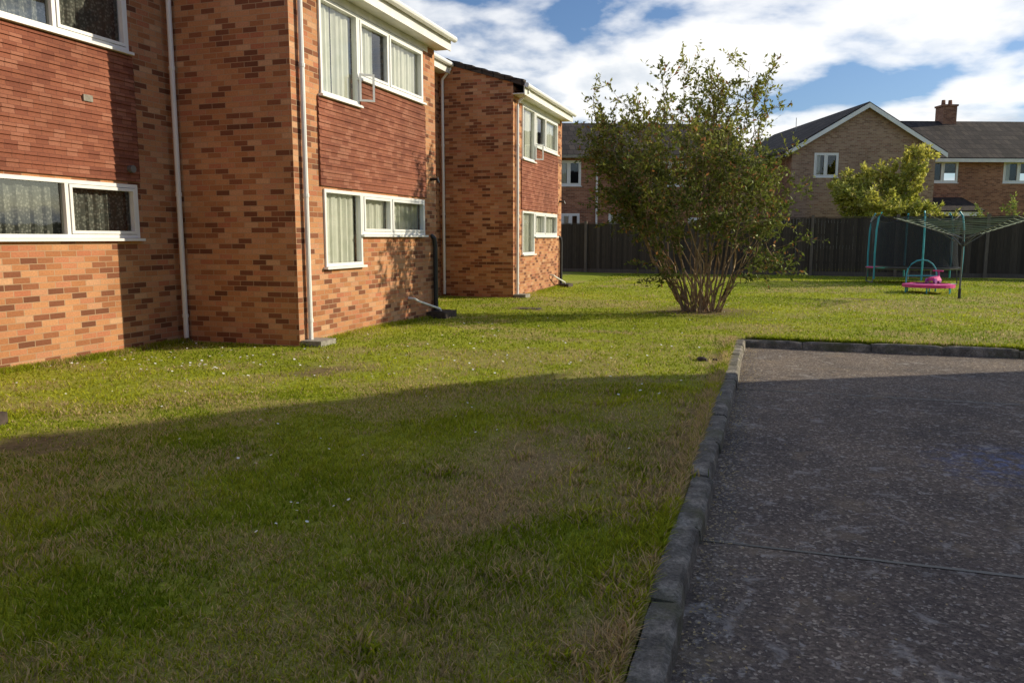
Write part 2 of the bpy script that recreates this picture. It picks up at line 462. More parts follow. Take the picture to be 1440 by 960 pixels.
fl = MB()
M['litter'] = simple('leaf_litter', (.50, .38, .19), .9, .4, 3)
for i in range(3200):
    if random.random() < .5: x = -.28+abs(random.gauss(0, .1)); y = random.uniform(1.5, 12)
    elif random.random() < .2: x = random.uniform(-.2, 5); y = 11.98-abs(random.gauss(0, .12))
    else: x = random.uniform(-.25, 4.5); y = random.uniform(1.5, 11.9)
    r_ = random.uniform(.004, .012); a = random.random()*6.28; z = -.094+random.random()*.004
    c_, s_ = math.cos(a)*r_, math.sin(a)*r_
    fl.face([(x-c_, y-s_, z), (x+s_*.5, y-c_*.5, z+random.random()*.006), (x+c_, y+s_, z+.002), (x-s_*.5, y+c_*.5, z+random.random()*.006)], 'litter')
fl.build('fallen_leaves')

# ------------------------------------------------------------------ building helpers
class Fr:
    def __init__(s, O, U, N): s.O, s.U, s.N = Vector(O), Vector(U), Vector(N)
    def P(s, u, n, z): return s.O + s.U*u + s.N*n + Vector((0, 0, z))
def lbox(mb, F, u0, u1, n0, n1, z0, z1, mat):
    P = F.P
    mb.hexa([P(u0,n0,z0),P(u1,n0,z0),P(u1,n1,z0),P(u0,n1,z0),P(u0,n0,z1),P(u1,n0,z1),P(u1,n1,z1),P(u0,n1,z1)], mat)
def facade(mb, F, u0, u1, z0, z1, holes, mat, rev=.12):
    us = sorted({u0, u1, *[h[0] for h in holes], *[h[1] for h in holes]})
    zs = sorted({z0, z1, *[h[2] for h in holes], *[h[3] for h in holes]})
    for a, b_ in zip(us, us[1:]):
        for c_, d in zip(zs, zs[1:]):
            mu, mz = (a+b_)/2, (c_+d)/2
            if any(h[0] < mu < h[1] and h[2] < mz < h[3] for h in holes): continue
            mb.face([F.P(a,0,c_), F.P(b_,0,c_), F.P(b_,0,d), F.P(a,0,d)], mat)
    for h in holes:
        for a in (h[0], h[1]):
            mb.face([F.P(a,0,h[2]), F.P(a,-rev,h[2]), F.P(a,-rev,h[3]), F.P(a,0,h[3])], mat)
        for z in (h[2], h[3]):
            mb.face([F.P(h[0],0,z), F.P(h[1],0,z), F.P(h[1],-rev,z), F.P(h[0],-rev,z)], mat)
def window(fr_mb, gl_mb, cu_mb, F, u0, u1, z0, z1, mull=(), n0=-.06, n1=.03, ft=.05, curt='curtain', span=None, sill=True, sash=None):
    e = .003
    lbox(fr_mb, F, u0+e, u0+ft, n0, n1, z0+e, z1-e, 'white'); lbox(fr_mb, F, u1-ft, u1-e, n0, n1, z0+e, z1-e, 'white')
    lbox(fr_mb, F, u0+ft, u1-ft, n0, n1, z1-ft, z1-e, 'white'); lbox(fr_mb, F, u0+ft, u1-ft, n0, n1, z0+e, z0+ft, 'white')
    ms = [u0+ft*.5] + list(mull) + [u1-ft*.5]
    for m_ in mull: lbox(fr_mb, F, m_-ft*.55, m_+ft*.55, n0, n1-.003, z0+ft, z1-ft, 'white')
    for i, (a, b_) in enumerate(zip(ms, ms[1:])):
        a += ft*.5; b_ -= ft*.5; c_, d = z0+ft, z1-ft
        if sash is None or i in sash:
            s_ = .04
            a2, b2, c2, d2 = a+.006, b_-.006, c_+.006, d-.006
            lbox(fr_mb, F, a2, a2+s_, n0+.02, n1+.012, c2, d2, 'white'); lbox(fr_mb, F, b2-s_, b2, n0+.02, n1+.012, c2, d2, 'white')
            lbox(fr_mb, F, a2+s_, b2-s_, n0+.02, n1+.011, d2-s_, d2, 'white'); lbox(fr_mb, F, a2+s_, b2-s_, n0+.02, n1+.011, c2, c2+s_, 'white')
        gl_mb.face([F.P(a, n0+.035, c_), F.P(b_, n0+.035, c_), F.P(b_, n0+.035, d), F.P(a, n0+.035, d)], 'glass')
    if sill: lbox(fr_mb, F, u0-.04, u1+.04, n0, n1+.05, z0-.035, z0-.001, 'white')
    lbox(cu_mb, F, u0-.3, u1+.3, -1.9, -1.8, z0-.6, z1+.3, 'dark')  # added dark panel, shade of the unlit room put into its colour
    if curt:
        sp = span or [(u0+.02, u1-.02)]
        for a, b_ in sp:
            n = max(8, int((b_-a)*36)); ph = random.random()*6
            pr = None
            for i in range(n+1):
                u = a+(b_-a)*i/n; nn = -.10+.02*math.sin(u*34+ph+math.sin(u*9))+.008*math.sin(u*81)
                cur = (F.P(u, nn, z0-.05), F.P(u, nn+.004, z1+.02))
                if pr: cu_mb.face([pr[0], cur[0], cur[1], pr[1]], curt)
                pr = cur
def tiles(mb, F, u0, u1, z0, z1):
    z = z0
    while z < z1-.02:
        z2 = min(z+.1, z1)
        n = int((u1-u0)/.66)+1
        for i in range(n):
            a = u0+(u1-u0)*i/n; b_ = u0+(u1-u0)*(i+1)/n
            mb.face([F.P(a,.034,z), F.P(b_,.034,z), F.P(b_,.018,z2), F.P(a,.018,z2)], 'tile')
        mb.face([F.P(u0,.004,z), F.P(u1,.004,z), F.P(u1,.033,z), F.P(u0,.033,z)], 'tile')
        z = z2
    for u in (u0, u1): mb.face([F.P(u,0,z0), F.P(u,.029,z0), F.P(u,.02,z1), F.P(u,0,z1)], 'tile')

RZ = lambda X: 5.33+.31*(-6.25-X)
XR = -10.75
def pipe(mb, x, y, z0, z1, mat='white', r=.036):
    mb.tube([(x, y, z0), (x, y, z1)], r, mat, 10)
    z = z0+.3
    while z < z1:
        mb.tube([(x, y, z), (x, y, z+.05)], r+.008, mat, 10)
        z += 1.75
def unit(name, y0, end=False, start=False):
    par = empty(name, (0, 0, 0))
    W, RF, WF, GL, CU, TL, GP = MB(), MB(), MB(), MB(), MB(), MB(), MB()
    yb = y0+4.84; ye = yb+4.82
    F = Fr((-8.25, y0, 0), (0, 1, 0), (1, 0, 0))
    lo = (.8, 4.09, 1.5, 2.22); up = (.8, 4.09, 3.95, 4.92)
    facade(W, F, 0, 4.84, -.3, RZ(-8.25), [lo, up], 'brick')
    window(WF, GL, CU, F, *lo, mull=(1.9, 2.95), curt='lace', sash=(0, 2))
    window(WF, GL, CU, F, *up, mull=(1.9, 2.95), curt='lace', sash=(0, 2))
    tiles(TL, F, .7, 4.15, 2.26, 3.905)
    lbox(GP, F, 3.28, 3.42, .02, .05, 3.2, 3.28, 'concrete')
    GP.tube([F.P(3.98, .02, 2.42), F.P(3.98, .09, 2.42)], .05, 'grey', 12)
    F = Fr((-6.25, yb, 0), (0, 1, 0), (1, 0, 0))
    lA = (.72, 1.83, 1.08, 2.22); lB = (1.83, 4.23, 1.56, 2.22); uA = (.72, 1.83, 3.56, 4.92); uB = (1.83, 4.23, 3.98, 4.92)
    facade(W, F, 0, 4.82, -.3, 5.26, [lA, lB, uA, uB], 'brick')
    window(WF, GL, CU, F, *lA, sash=(), span=[(.74, 1.8)])
    window(WF, GL, CU, F, *lB, mull=(2.86,), sash=(0, 1), span=[(1.86, 2.84), (2.9, 4.2)], curt='curtain')
    window(WF, GL, CU, F, *uA, sash=(), span=[(.74, 1.2), (1.25, 1.8)])
    window(WF, GL, CU, F, *uB, mull=(2.86,), sash=(0, 1), span=[(1.9, 2.5), (3.0, 4.2)])
    O = F.P(1.80, .045, 3.62)
    F2 = Fr(O, Vector((.62, .55, 0)).normalized(), Vector((.55, -.62, 0)).normalized())
    for a, b_, c_, d in ((0, .03, 0, .42), (.21, .24, 0, .42), (.03, .21, 0, .03), (.03, .21, .39, .42)):
        lbox(WF, F2, a, b_, 0, .03, c_, d, 'white')
    GL.face([F2.P(.03,.015,.03), F2.P(.21,.015,.03), F2.P(.21,.015,.39), F2.P(.03,.015,.39)], 'glass')
    tiles(TL, F, .64, 4.31, 2.26, 3.46)
    tiles(TL, F, .64, 1.871, 3.4602, 3.52)
    tiles(TL, F, 1.8725, 4.31, 3.4602, 3.935)
    lbox(GP, F, .5, 4.45, .004, .03, 4.925, 5.04, 'fascia')
    for yy in (yb, ye):
        if yy == ye and end:
            W.face([(-6.25, yy, -.3), (-15.25, yy, -.3), (-15.25, yy, 5.33), (XR, yy, RZ(XR)), (-6.25, yy, 5.33)], 'brick')
        else:
            W.face([(-6.25, yy, -.3), (-8.25, yy, -.3), (-8.25, yy, RZ(-8.25)), (-6.25, yy, RZ(-6.25))], 'brick')
    if start: W.face([(-8.25, y0, -.3), (-15.25, y0, -.3), (-15.25, y0, 5.33), (XR, y0, RZ(XR)), (-8.25, y0, RZ(-8.25))], 'brick')
    W.face([(-15.25, y0, -.3), (-15.25, ye, -.3), (-15.25, ye, 5.33), (-15.25, y0, 5.33)], 'brick')
    def slab(xe, a, b_):
        t = .10
        RF.hexa([(xe,a,RZ(xe)),(xe,b_,RZ(xe)),(XR,b_,RZ(XR)),(XR,a,RZ(XR)),(xe,a,RZ(xe)+t),(xe,b_,RZ(xe)+t),(XR,b_,RZ(XR)+t),(XR,a,RZ(XR)+t)], 'roof')
    slab(-5.93, yb-.06, ye+.06)
    slab(-7.93, y0+.062 if not start else y0-.1, yb-.062)
    xb_ = -15.6; zb_ = RZ(XR)-.31*(XR-xb_)
    RF.hexa([(XR-.004,y0,RZ(XR)),(XR-.004,ye+.06,RZ(XR)),(xb_,ye+.06,zb_),(xb_,y0,zb_),(XR-.004,y0,RZ(XR)+.1),(XR-.004,ye+.06,RZ(XR)+.1),(xb_,ye+.06,zb_+.1),(xb_,y0,zb_+.1)], 'roof')
    n = 14
    for i in range(n):
        xa = -5.95-(4.7)*i/n; xb2 = xa-.33
        RF.hexa([(xa,yb-.09,RZ(xa)+.085),(xa,yb+.12,RZ(xa)+.105),(xb2,yb+.12,RZ(xb2)+.105),(xb2,yb-.09,RZ(xb2)+.075),
                 (xa,yb-.09,RZ(xa)+.145),(xa,yb+.12,RZ(xa)+.155),(xb2,yb+.12,RZ(xb2)+.125),(xb2,yb-.09,RZ(xb2)+.12)], 'roof')
    GP.box(-6.247, -5.955, yb-.05, ye+.05, 5.045, 5.065, 'fascia')
    GP.box(-5.953, -5.928, yb-.06, ye+.06, 5.02, 5.24, 'fascia')
    GP.tube([(-5.865, yb-.1, 5.24), (-5.865, ye+.1, 5.235)], .058, 'white', 10)
    GP.box(-8.247, -7.955, y0+.01, yb-.01, 5.665, 5.685, 'fascia')
    GP.box(-7.953, -7.928, y0+.01, yb-.01, 5.64, 5.86, 'fascia')
    GP.tube([(-7.865, y0+.02, 5.86), (-7.865, yb-.02, 5.855)], .058, 'white', 10)
    xx = -6.195; yy = yb+.2
    pipe(GP, xx, yy, .02, 4.8)
    GP.tube([(xx, yy, 4.8), (xx+.03, yy, 4.9), (-5.9, yy, 5.12), (-5.87, yy, 5.2)], .034, 'white', 10)
    pipe(GP, -8.13, yb-.07, .05, 5.5)
    GP.tube([(-8.13, yb-.07, 5.5), (-7.9, yb-.07, 5.75), (-7.87, yb-.07, 5.84)], .034, 'white', 10)
    yq = ye-.2
    GP.tube([(-6.19, yq, .05), (-6.19, yq, 1.35), (-6.2, yq-.02, 1.5), (-6.26, yq-.05, 1.56)], .045, 'black', 10)
    GP.tube([(-6.25, yq-1.1, .42), (-6.13, yq-1.1, .41), (-6.1, yq-1.0, .36), (-6.0, yq-.25, .16), (-6.0, yq-.1, .02)], .022, 'white', 8)
    GP.box(-6.24, -5.86, yq-.34, yq+.25, -.05, .10, 'cover')
    GP.box(-6.17, -5.93, yq-.26, yq+.15, .05, .112, 'black')
    GP.box(-6.24, -5.92, yb+.02, yb+.42, -.05, .07, 'concrete')
    GP.tube([(-6.25, ye-.25, 2.62), (-6.10, ye-.25, 2.62), (-6.08, ye-.25, 2.55)], .03, 'black', 8)
    W.build('walls', par); RF.build('roof', par); TL.build('tile_cladding', par)
    WF.build('window_frames', par); GL.build('window_glass', par); CU.build('curtains_and_room_panels', par); GP.build('gutters_and_pipes', par)
unit('brick_apartment_building', 4.60)
unit('brick_apartment_building', 14.26, end=True)
unit('brick_apartment_building', -5.06, start=True)

def gable_poly(mb, x0, x1, y, ze, zr, mat, holes=()):
    F = Fr((0, y, 0), (1, 0, 0), (0, -1, 0))
    facade(mb, F, x0, x1, -.3, ze, list(holes), mat)
    mb.face([(x0, y, ze), (x1, y, ze), ((x0+x1)/2, y, zr)], mat)
def roofpl(mb, pts, t, mat):
    up = [Vector(p)+Vector((0,0,t)) for p in pts]
    mb.hexa([*pts, *up], mat)
h = empty('brick_house', (.81, 42.4, 0), math.radians(21))
W, RF, WF, GL, CU, TR = MB(), MB(), MB(), MB(), MB(), MB()
wd = 7.4; ze = 5.95; zr = 8.1
F = Fr((0, 0, 0), (1, 0, 0), (0, -1, 0))
win1 = (1.15, 2.4, 4.55, 5.75); win2 = (1.0, 3.4, 1.0, 2.4)
gable_poly(W, 0, wd, 0, ze, zr, 'brick_bg', [win1, win2])
for w_, mu in ((win1, (1.75,)), (win2, (1.8, 2.6))):
    window(WF, GL, CU, F, *w_, mull=mu, ft=.08, n0=-.08, n1=-.01, curt='curtain', span=[(w_[0]+.05, w_[0]+.35)])
W.face([(0,0,-.3),(0,12,-.3),(0,12,ze),(0,0,ze)], 'brick_bg'); W.face([(wd,0,-.3),(wd,12,-.3),(wd,12,ze),(wd,0,ze)], 'brick_bg')
W.face([(0,12,-.3),(wd,12,-.3),(wd,12,ze),(wd/2,12,zr),(0,12,ze)], 'brick_bg')
sl = (zr-ze)/(wd/2); ov = .45
roofpl(RF, [(-ov,-.25,ze-ov*sl),(wd/2-.002,-.25,zr),(wd/2-.002,12.2,zr),(-ov,12.2,ze-ov*sl)], .12, 'roof')
roofpl(RF, [(wd/2+.002,-.25,zr),(wd+ov,-.25,ze-ov*sl),(wd+ov,12.2,ze-ov*sl),(wd/2+.002,12.2,zr)], .12, 'roof')
for sgn in (-1, 1):
    a = wd/2; e_ = wd/2+sgn*(wd/2+ov)
    TR.hexa([(a,-.29,zr-.17),(e_,-.29,ze-ov*sl-.17),(e_,-.255,ze-ov*sl-.17),(a,-.255,zr-.17),(a,-.29,zr+.05),(e_,-.29,ze-ov*sl+.05),(e_,-.255,ze-ov*sl+.05),(a,-.255,zr+.05)], 'white')
TR.box(-ov-.08, -ov+.02, -.25, 12.1, ze-.42, ze-.3, 'black')
F = Fr((0, 2.2, 0), (1, 0, 0), (0, -1, 0))
ww = (8.3, 10.0, 4.45, 5.6); w2 = (12.5, 14.2, 4.45, 5.6); w3 = (8.6, 11.0, 1.0, 2.3); w4 = (13, 15, 1.0, 2.3)
facade(W, F, wd, 20, -.3, 5.85, [ww, w2, w3, w4], 'brick_red')
for w_ in (ww, w2, w3, w4):
    window(WF, GL, CU, F, *w_, mull=((w_[0]+w_[1])/2,), ft=.08, n0=-.08, n1=-.01, span=[(w_[0]+.05, w_[0]+.4)])
W.face([(20,2.2,-.3),(20,9.8,-.3),(20,9.8,5.85),(20,6,8.1),(20,2.2,5.85)], 'brick_red')
roofpl(RF, [(wd/2+.5,1.8,5.62),(20.3,1.8,5.62),(20.3,6,8.1),(wd/2+.5,6,8.1)], .12, 'roof')
roofpl(RF, [(wd/2+.5,6.004,8.1),(20.3,6.004,8.1),(20.3,10.2,5.62),(wd/2+.5,10.2,5.62)], .12, 'roof')
TR.box(wd+.5, 20.2, 1.74, 1.8, 5.5, 5.68, 'fascia')
W.box(11.0, 11.8, 5.6, 6.4, 7.5, 9.0, 'brick_red'); W.box(10.95, 11.85, 5.55, 6.45, 9.0, 9.1, 'brick_red')
for cxp in (11.2, 11.6): TR.tube([(cxp, 6, 9.1), (cxp, 6, 9.4)], [.12, .1], 'brick_red', 10)
TR.tube([(2.6, 6, 7.6), (2.6, 6, 8.35)], .02, 'grey', 6)
TR.box(-1.4, .95, -1.6, -1.45, 2.22, 2.45, 'white'); TR.box(-1.4, .95, -1.45, -.004, 2.35, 2.44, 'concrete')
for xp in (-1.35, -.3, .85): TR.box(xp, xp+.08, -1.56, -1.48, -.1, 2.22, 'fascia')
TR.box(8.0, 10.2, .2, .3, 2.6, 2.85, 'fascia'); roofpl(RF, [(7.9,.15,2.85),(10.3,.15,2.85),(10.3,2.19,3.6),(7.9,2.19,3.6)], .08, 'roof')
TR.box(8.02, 8.1, .22, .28, -.1, 2.6, 'fascia'); TR.box(10.1, 10.18, .22, .28, -.1, 2.6, 'fascia')
for mb_, n_ in ((W,'walls'),(RF,'roof'),(WF,'window_frames'),(GL,'window_glass'),(CU,'curtains_and_room_panels'),(TR,'trim_and_chimney_pots')): mb_.build(n_, h)
h = empty('brick_house', (-10.44, 36.8, 0), math.radians(21))
W, RF, WF, GL, CU, TR = MB(), MB(), MB(), MB(), MB(), MB()
F = Fr((0, 0, 0), (1, 0, 0), (0, -1, 0))
ws = [(.55, 1.75, 4.0, 5.2), (5.2, 6.9, 4.0, 5.2), (.8, 1.7, 1.9, 2.7), (3.1, 4.6, 1.4, 2.7), (7, 8.4, 1.2, 2.5)]
facade(W, F, -1, 9.5, -.3, 5.5, ws, 'brick_red')
for w_ in ws:
    window(WF, GL, CU, F, *w_, mull=((w_[0]+w_[1])/2,), ft=.08, n0=-.08, n1=-.01, span=[(w_[0]+.05, w_[0]+.5)])
W.face([(-1,0,-.3),(-1,7.5,-.3),(-1,7.5,5.5),(-1,3.75,7.35),(-1,0,5.5)], 'brick_red')
W.face([(9.5,0,-.3),(9.5,7.5,-.3),(9.5,7.5,5.5),(9.5,3.75,7.35),(9.5,0,5.5)], 'brick_red')
roofpl(RF, [(-1.3,-.4,5.33),(9.8,-.4,5.33),(9.8,3.75,7.35),(-1.3,3.75,7.35)], .12, 'roof')
roofpl(RF, [(-1.3,3.754,7.35),(9.8,3.754,7.35),(9.8,7.9,5.33),(-1.3,7.9,5.33)], .12, 'roof')
TR.box(-1.3, 9.8, -.46, -.402, 5.28, 5.42, 'concrete')
TR.tube([(2.5,-.08,0),(2.5,-.08,5.2)], .05, 'fascia', 8)
for mb_, n_ in ((W,'walls'),(RF,'roof'),(WF,'window_frames'),(GL,'window_glass'),(CU,'curtains_and_room_panels'),(TR,'trim')): mb_.build(n_, h)
# --- house right of the forecourt
h = empty('brick_house', (-.3, .5, 0))
W, RF, WF, GL, CU, TR = MB(), MB(), MB(), MB(), MB(), MB()
F = Fr((9.35, -10, 0), (0, 1, 0), (-1, 0, 0))
ws = []
for i in range(5):
    ws += [(1.5+i*4.6, 3.6+i*4.6, 1.0, 2.2), (1.5+i*4.6, 3.6+i*4.6, 3.6, 4.7)]
facade(W, F, 0, 23.8, -.3, 5.3, ws, 'brick')
for w_ in ws: window(WF, GL, CU, F, *w_, mull=((w_[0]+w_[1])/2,), n0=-.08, n1=-.01)
for yy in (-10, 13.8):
    W.face([(9.35,yy,-.3),(16.65,yy,-.3),(16.65,yy,5.3),(13,yy,8.3),(9.35,yy,5.3)], 'brick')
W.face([(16.65,-10,-.3),(16.65,13.8,-.3),(16.65,13.8,5.3),(16.65,-10,5.3)], 'brick')
s_ = 3.0/3.65
roofpl(RF, [(9.1,-10.2,5.3-.25*s_),(12.998,-10.2,8.3),(12.998,14.0,8.3),(9.1,14.0,5.3-.25*s_)], .12, 'roof')
roofpl(RF, [(13.002,-10.2,8.3),(16.9,-10.2,5.3-.25*s_),(16.9,14.0,5.3-.25*s_),(13.002,14.0,8.3)], .12, 'roof')
TR.tube([(9.02,-10.2,5.1),(9.02,14.0,5.1)], .06, 'white', 8)
for mb_, n_ in ((W,'walls'),(RF,'roof'),(WF,'window_frames'),(GL,'window_glass'),(CU,'curtains_and_room_panels'),(TR,'gutter')): mb_.build(n_, h)

# ------------------------------------------------------------------ fence
f = MB(); x = -15.0
while x < 26:
    w_ = .115; hh = (2.12 if x < 0 else 2.3)+random.uniform(-.012, .012)
    t = random.uniform(.6, 1.25); col = (.068*t, .054*t, .04*t)
    if random.random() < .06: col = (.1, .08, .06)
    f.box(x, x+w_, 34+random.uniform(-.006,.006), 34.02, .05, hh, 'fence', col); x += w_+.004
f.box(-15, 26, 34.03, 34.07, .5, .58, 'fence', (.06,.05,.04)); f.box(-15, 26, 34.03, 34.07, 1.6, 1.68, 'fence', (.06,.05,.04))
f.box(-15, 0, 33.975, 34.06, 2.135, 2.165, 'fence', (.09,.075,.06)); f.box(.01, 26, 33.975, 34.06, 2.315, 2.345, 'fence', (.09,.075,.06))
x = -14.0
while x < 26:
    f.box(x, x+.11, 33.88, 33.97, 0, 2.25 if x < 0 else 2.42, 'fence', (.17,.14,.11)); x += 3.1
f.box(-15, 26, 33.975, 33.99, .0, .17, 'fence', (.12,.1,.085))
f.build('wooden_fence')

# ------------------------------------------------------------------ trees
def make_tree(name, base, stems, seed, leaf_len, ln_per_twig, tint, lat=(.95, .3123), n_sec=9, n_tw=7, sec_len=(.45, 1.1), tw_len=(.2, .45), tubes=True, r0=.035, centre=(0,0,3)):
    rg = np.random.default_rng(seed)
    par = empty(name, (base[0], base[1], 0))
    wood = MB()
    LV = []; LC = []
    R = np.array([lat[0], lat[1], 0]); Fw = np.array([-lat[1], lat[0], 0]); Z = np.array([0, 0, 1.0])
    cen = R*centre[0]+Fw*centre[1]+Z*centre[2]
    def unit_(v): return v/ (np.linalg.norm(v)+1e-9)
    def leaves(p0, p1, n, tone):
        t = rg.random(n)[:, None]
        d = unit_(p1-p0)
        pos = p0+(p1-p0)*t
        ld = rg.normal(size=(n, 3))*.75+d*.7+Z*.15
        ld /= np.linalg.norm(ld, axis=1)[:, None]
        sd = np.cross(ld, rg.normal(size=(n, 3))); sd /= np.linalg.norm(sd, axis=1)[:, None]
        L = leaf_len*rg.uniform(.6, 1.2, n)[:, None]
        nn = np.cross(ld, sd)
        a = pos; b_ = pos+ld*L*.5+sd*L*.22+nn*L*.06; c_ = pos+ld*L; d_ = pos+ld*L*.5-sd*L*.22+nn*L*.06
        LV.append(np.stack([a, b_, c_, d_], 1).reshape(-1, 3))
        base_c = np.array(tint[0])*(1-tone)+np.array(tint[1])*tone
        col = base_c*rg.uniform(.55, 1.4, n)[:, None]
        sp_ = rg.random(n)[:, None]
        col = np.where(sp_ < tint[3], np.array(tint[2])*rg.uniform(.6, 1.2, n)[:, None], col)
        LC.append(np.repeat(col, 4, 0))
    for (b0, mid, e0, lf0, dens) in stems:
        p0 = R*b0[0]+Fw*b0[1]; p2 = R*e0[0]+Fw*e0[1]+Z*e0[2]; p1 = R*mid[0]+Fw*mid[1]+Z*mid[2]
        n = 12; pts = []
        wob = rg.normal(size=(n+1, 3))*.035
        for i in range(n+1):
            t = i/n; pts.append((1-t)**2*p0+2*t*(1-t)*p1+t*t*p2+wob[i]*min(1, t*4))
        rr = r0*rg.uniform(.6, 1.3)
        wood.tube([tuple(q) for q in pts], [rr*(1-.85*i/n) for i in range(n+1)], 'bark', 6)
        ns = max(2, int(n_sec*dens*rg.uniform(.8, 1.2)))
        for s in range(ns):
            t = lf0+(1-lf0)*(s+rg.random())/max(ns, 1)
            i = min(int(t*n), n-1); q = pts[i]+(pts[i+1]-pts[i])*(t*n-i)
            tang = unit_(pts[i+1]-pts[i])
            outd = unit_(q-cen)
            d = unit_(outd*.55+tang*.55+rg.normal(size=3)*.6+Z*.2)
            L = rg.uniform(*sec_len)*(1.05-.45*t)
            m_ = 5; sp = [q]
            dd = d.copy()
            for kx in range(m_):
                dd = unit_(dd+rg.normal(size=3)*.16+Z*.04); sp.append(sp[-1]+dd*L/m_)
            wood.tube([tuple(a) for a in sp], [rr*.3*(1-.75*i_/m_) for i_ in range(m_+1)], 'bark', 4, cap=False)
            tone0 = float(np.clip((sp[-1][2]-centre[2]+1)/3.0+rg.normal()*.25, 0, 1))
            for w_ in range(n_tw):
                tt = (w_+rg.random())/n_tw; i_ = min(int(tt*m_), m_-1)
                a = sp[i_]+(sp[i_+1]-sp[i_])*(tt*m_-i_)
                d2 = unit_(unit_(sp[i_+1]-sp[i_])*.6+rg.normal(size=3)*.6+Z*.15)
                b_ = a+d2*rg.uniform(*tw_len)
                if tubes: wood.tube([tuple(a), tuple(b_)], [rr*.09+.001, .0012], 'bark', 3, cap=False)
                leaves(a, b_, ln_per_twig, tone0)
            leaves(sp[-2], sp[-1]+unit_(sp[-1]-sp[-2])*.1, ln_per_twig, tone0)
    wood.build('trunk_and_branches', par, smooth=True)
    V = np.concatenate(LV); C = np.concatenate(LC)
    quadmesh('foliage', V, np.arange(len(V)).reshape(-1, 4), C, 'leaf', par)
    return par
rg = np.random.default_rng(5)
stems = []
NS = 26
for i in range(NS):
    ang = i*2.39996; el = -.22+1.22*((i*.618) % 1)
    ce = math.sqrt(max(0, 1-el*el*.75))
    sc2 = rg.uniform(.65, .98)
    e = (-.42+1.8*ce*math.cos(ang)*sc2, 1.5*ce*math.sin(ang)*sc2, 3.15+1.4*el*rg.uniform(.8, 1.0))
    b0 = (rg.uniform(-.36, .36), rg.uniform(-.3, .3))
    mid = (b0[0]*2.0+e[0]*.5, b0[1]*2+e[1]*.45, e[2]*.42)
    stems.append((b0, mid, e, .5, 1.1))
for l, z in ((-.95, 4.95), (-.55, 4.65), (.1, 4.65), (.75, 4.85), (1.15, 4.7), (-1.5, 4.3), (-.2, 4.85), (1.0, 4.4), (.4, 4.4)):
    stems.append(((l*.25, rg.uniform(-.2, .2)), (l*.7, 0, 2.1), (l, rg.uniform(-.5, .5), z), .5, .85))
for l, z in ((-2.25, 4.1), (-2.3, 3.6), (-2.1, 3.1), (-1.9, 2.7), (-2.0, 3.9)):
    stems.append(((-.32, 0), (-1.0, 0, 1.5), (l, rg.uniform(-.8, .6), z), .5, 1))
for l, z in ((1.35, 1.9), (1.6, 1.35), (1.5, 2.5), (1.2, 1.6), (1.45, 3.1), (1.3, 1.0)):
    stems.append(((.3, 0), (.7, 0, .8), (l, rg.uniform(-.9, .3), z), .65, .45))
for l, z in ((-1.1, 1.3), (-.8, .8), (-1.3, 1.9), (-1.0, 1.0)):
    stems.append(((-.25, 0), (-.4, 0, .6), (l, rg.uniform(-.8, .3), z), .85, .15))
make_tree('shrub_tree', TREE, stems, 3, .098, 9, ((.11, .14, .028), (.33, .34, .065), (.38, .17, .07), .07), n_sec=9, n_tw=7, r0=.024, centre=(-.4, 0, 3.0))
stems = []
for i in range(30):
    ang = i*2.39996; el = -.75+1.75*((i*.618) % 1); ce = math.sqrt(max(0, 1-el*el*.8))
    e = (2.4*ce*math.cos(ang), 1.7*ce*math.sin(ang), 3.4+2.0*el)
    stems.append(((e[0]*.04, e[1]*.04), (e[0]*.3, e[1]*.3, e[2]*.6), e, .35, 1))
make_tree('garden_tree', (5.1, 39.3), stems, 8, .21, 14, ((.36, .38, .06), (.62, .58, .12), (.6, .54, .2), .1), n_sec=10, n_tw=6, sec_len=(.6, 1.2), tw_len=(.2, .5), tubes=False, r0=.06, centre=(0, 0, 3.4))
stems = []
for i in range(12):
    ang = rg.random()*6.283; e = (1.4*math.cos(ang), 1.0*math.sin(ang), rg.uniform(1.4, 3.1))
    stems.append(((e[0]*.1, e[1]*.1), (e[0]*.5, e[1]*.5, e[2]*.6), e, .3, 1))
make_tree('garden_shrub', (9.2, 36.6), stems, 9, .15, 10, ((.12, .18, .035), (.3, .35, .07), (.2, .2, .06), .1), n_sec=7, n_tw=5, tubes=False, centre=(0, 0, 1.8))

# ------------------------------------------------------------------ garden objects
T = empty('trampoline', (4.6, 29.6, 0), .35)
fm, nm, pm = MB(), MB(), MB()
Rr = 1.42; zt = .5; N_ = 40
ring = [(Rr*math.cos(2*math.pi*i/N_), Rr*math.sin(2*math.pi*i/N_), zt) for i in range(N_+1)]
fm.tube(ring, .025, 'grey', 6, cap=False)
for i in range(3):
    a = i*2.094+.4; b_ = a+.75
    p = [(Rr*math.cos(a), Rr*math.sin(a), zt), (Rr*1.02*math.cos(a), Rr*1.02*math.sin(a), .03), (Rr*1.02*math.cos(b_), Rr*1.02*math.sin(b_), .03), (Rr*math.cos(b_), Rr*math.sin(b_), zt)]
    fm.tube(p, .022, 'grey', 6)
pm.face([(1.15*math.cos(2*math.pi*i/N_), 1.15*math.sin(2*math.pi*i/N_), zt) for i in range(N_)], 'black')
for i in range(N_):
    a0, a1 = 2*math.pi*i/N_, 2*math.pi*(i+1)/N_
    mt = 'pink' if 18 <= i <= 20 else ('green' if i in (16, 17, 21, 22) else 'black')
    P_ = lambda r_, a, z: (r_*math.cos(a), r_*math.sin(a), z)
    pm.hexa([P_(1.14,a0,zt+.02),P_(1.47,a0,zt+.01),P_(1.47,a1,zt+.01),P_(1.14,a1,zt+.02),P_(1.14,a0,zt+.05),P_(1.47,a0,zt+.04),P_(1.47,a1,zt+.04),P_(1.14,a1,zt+.05)], mt)
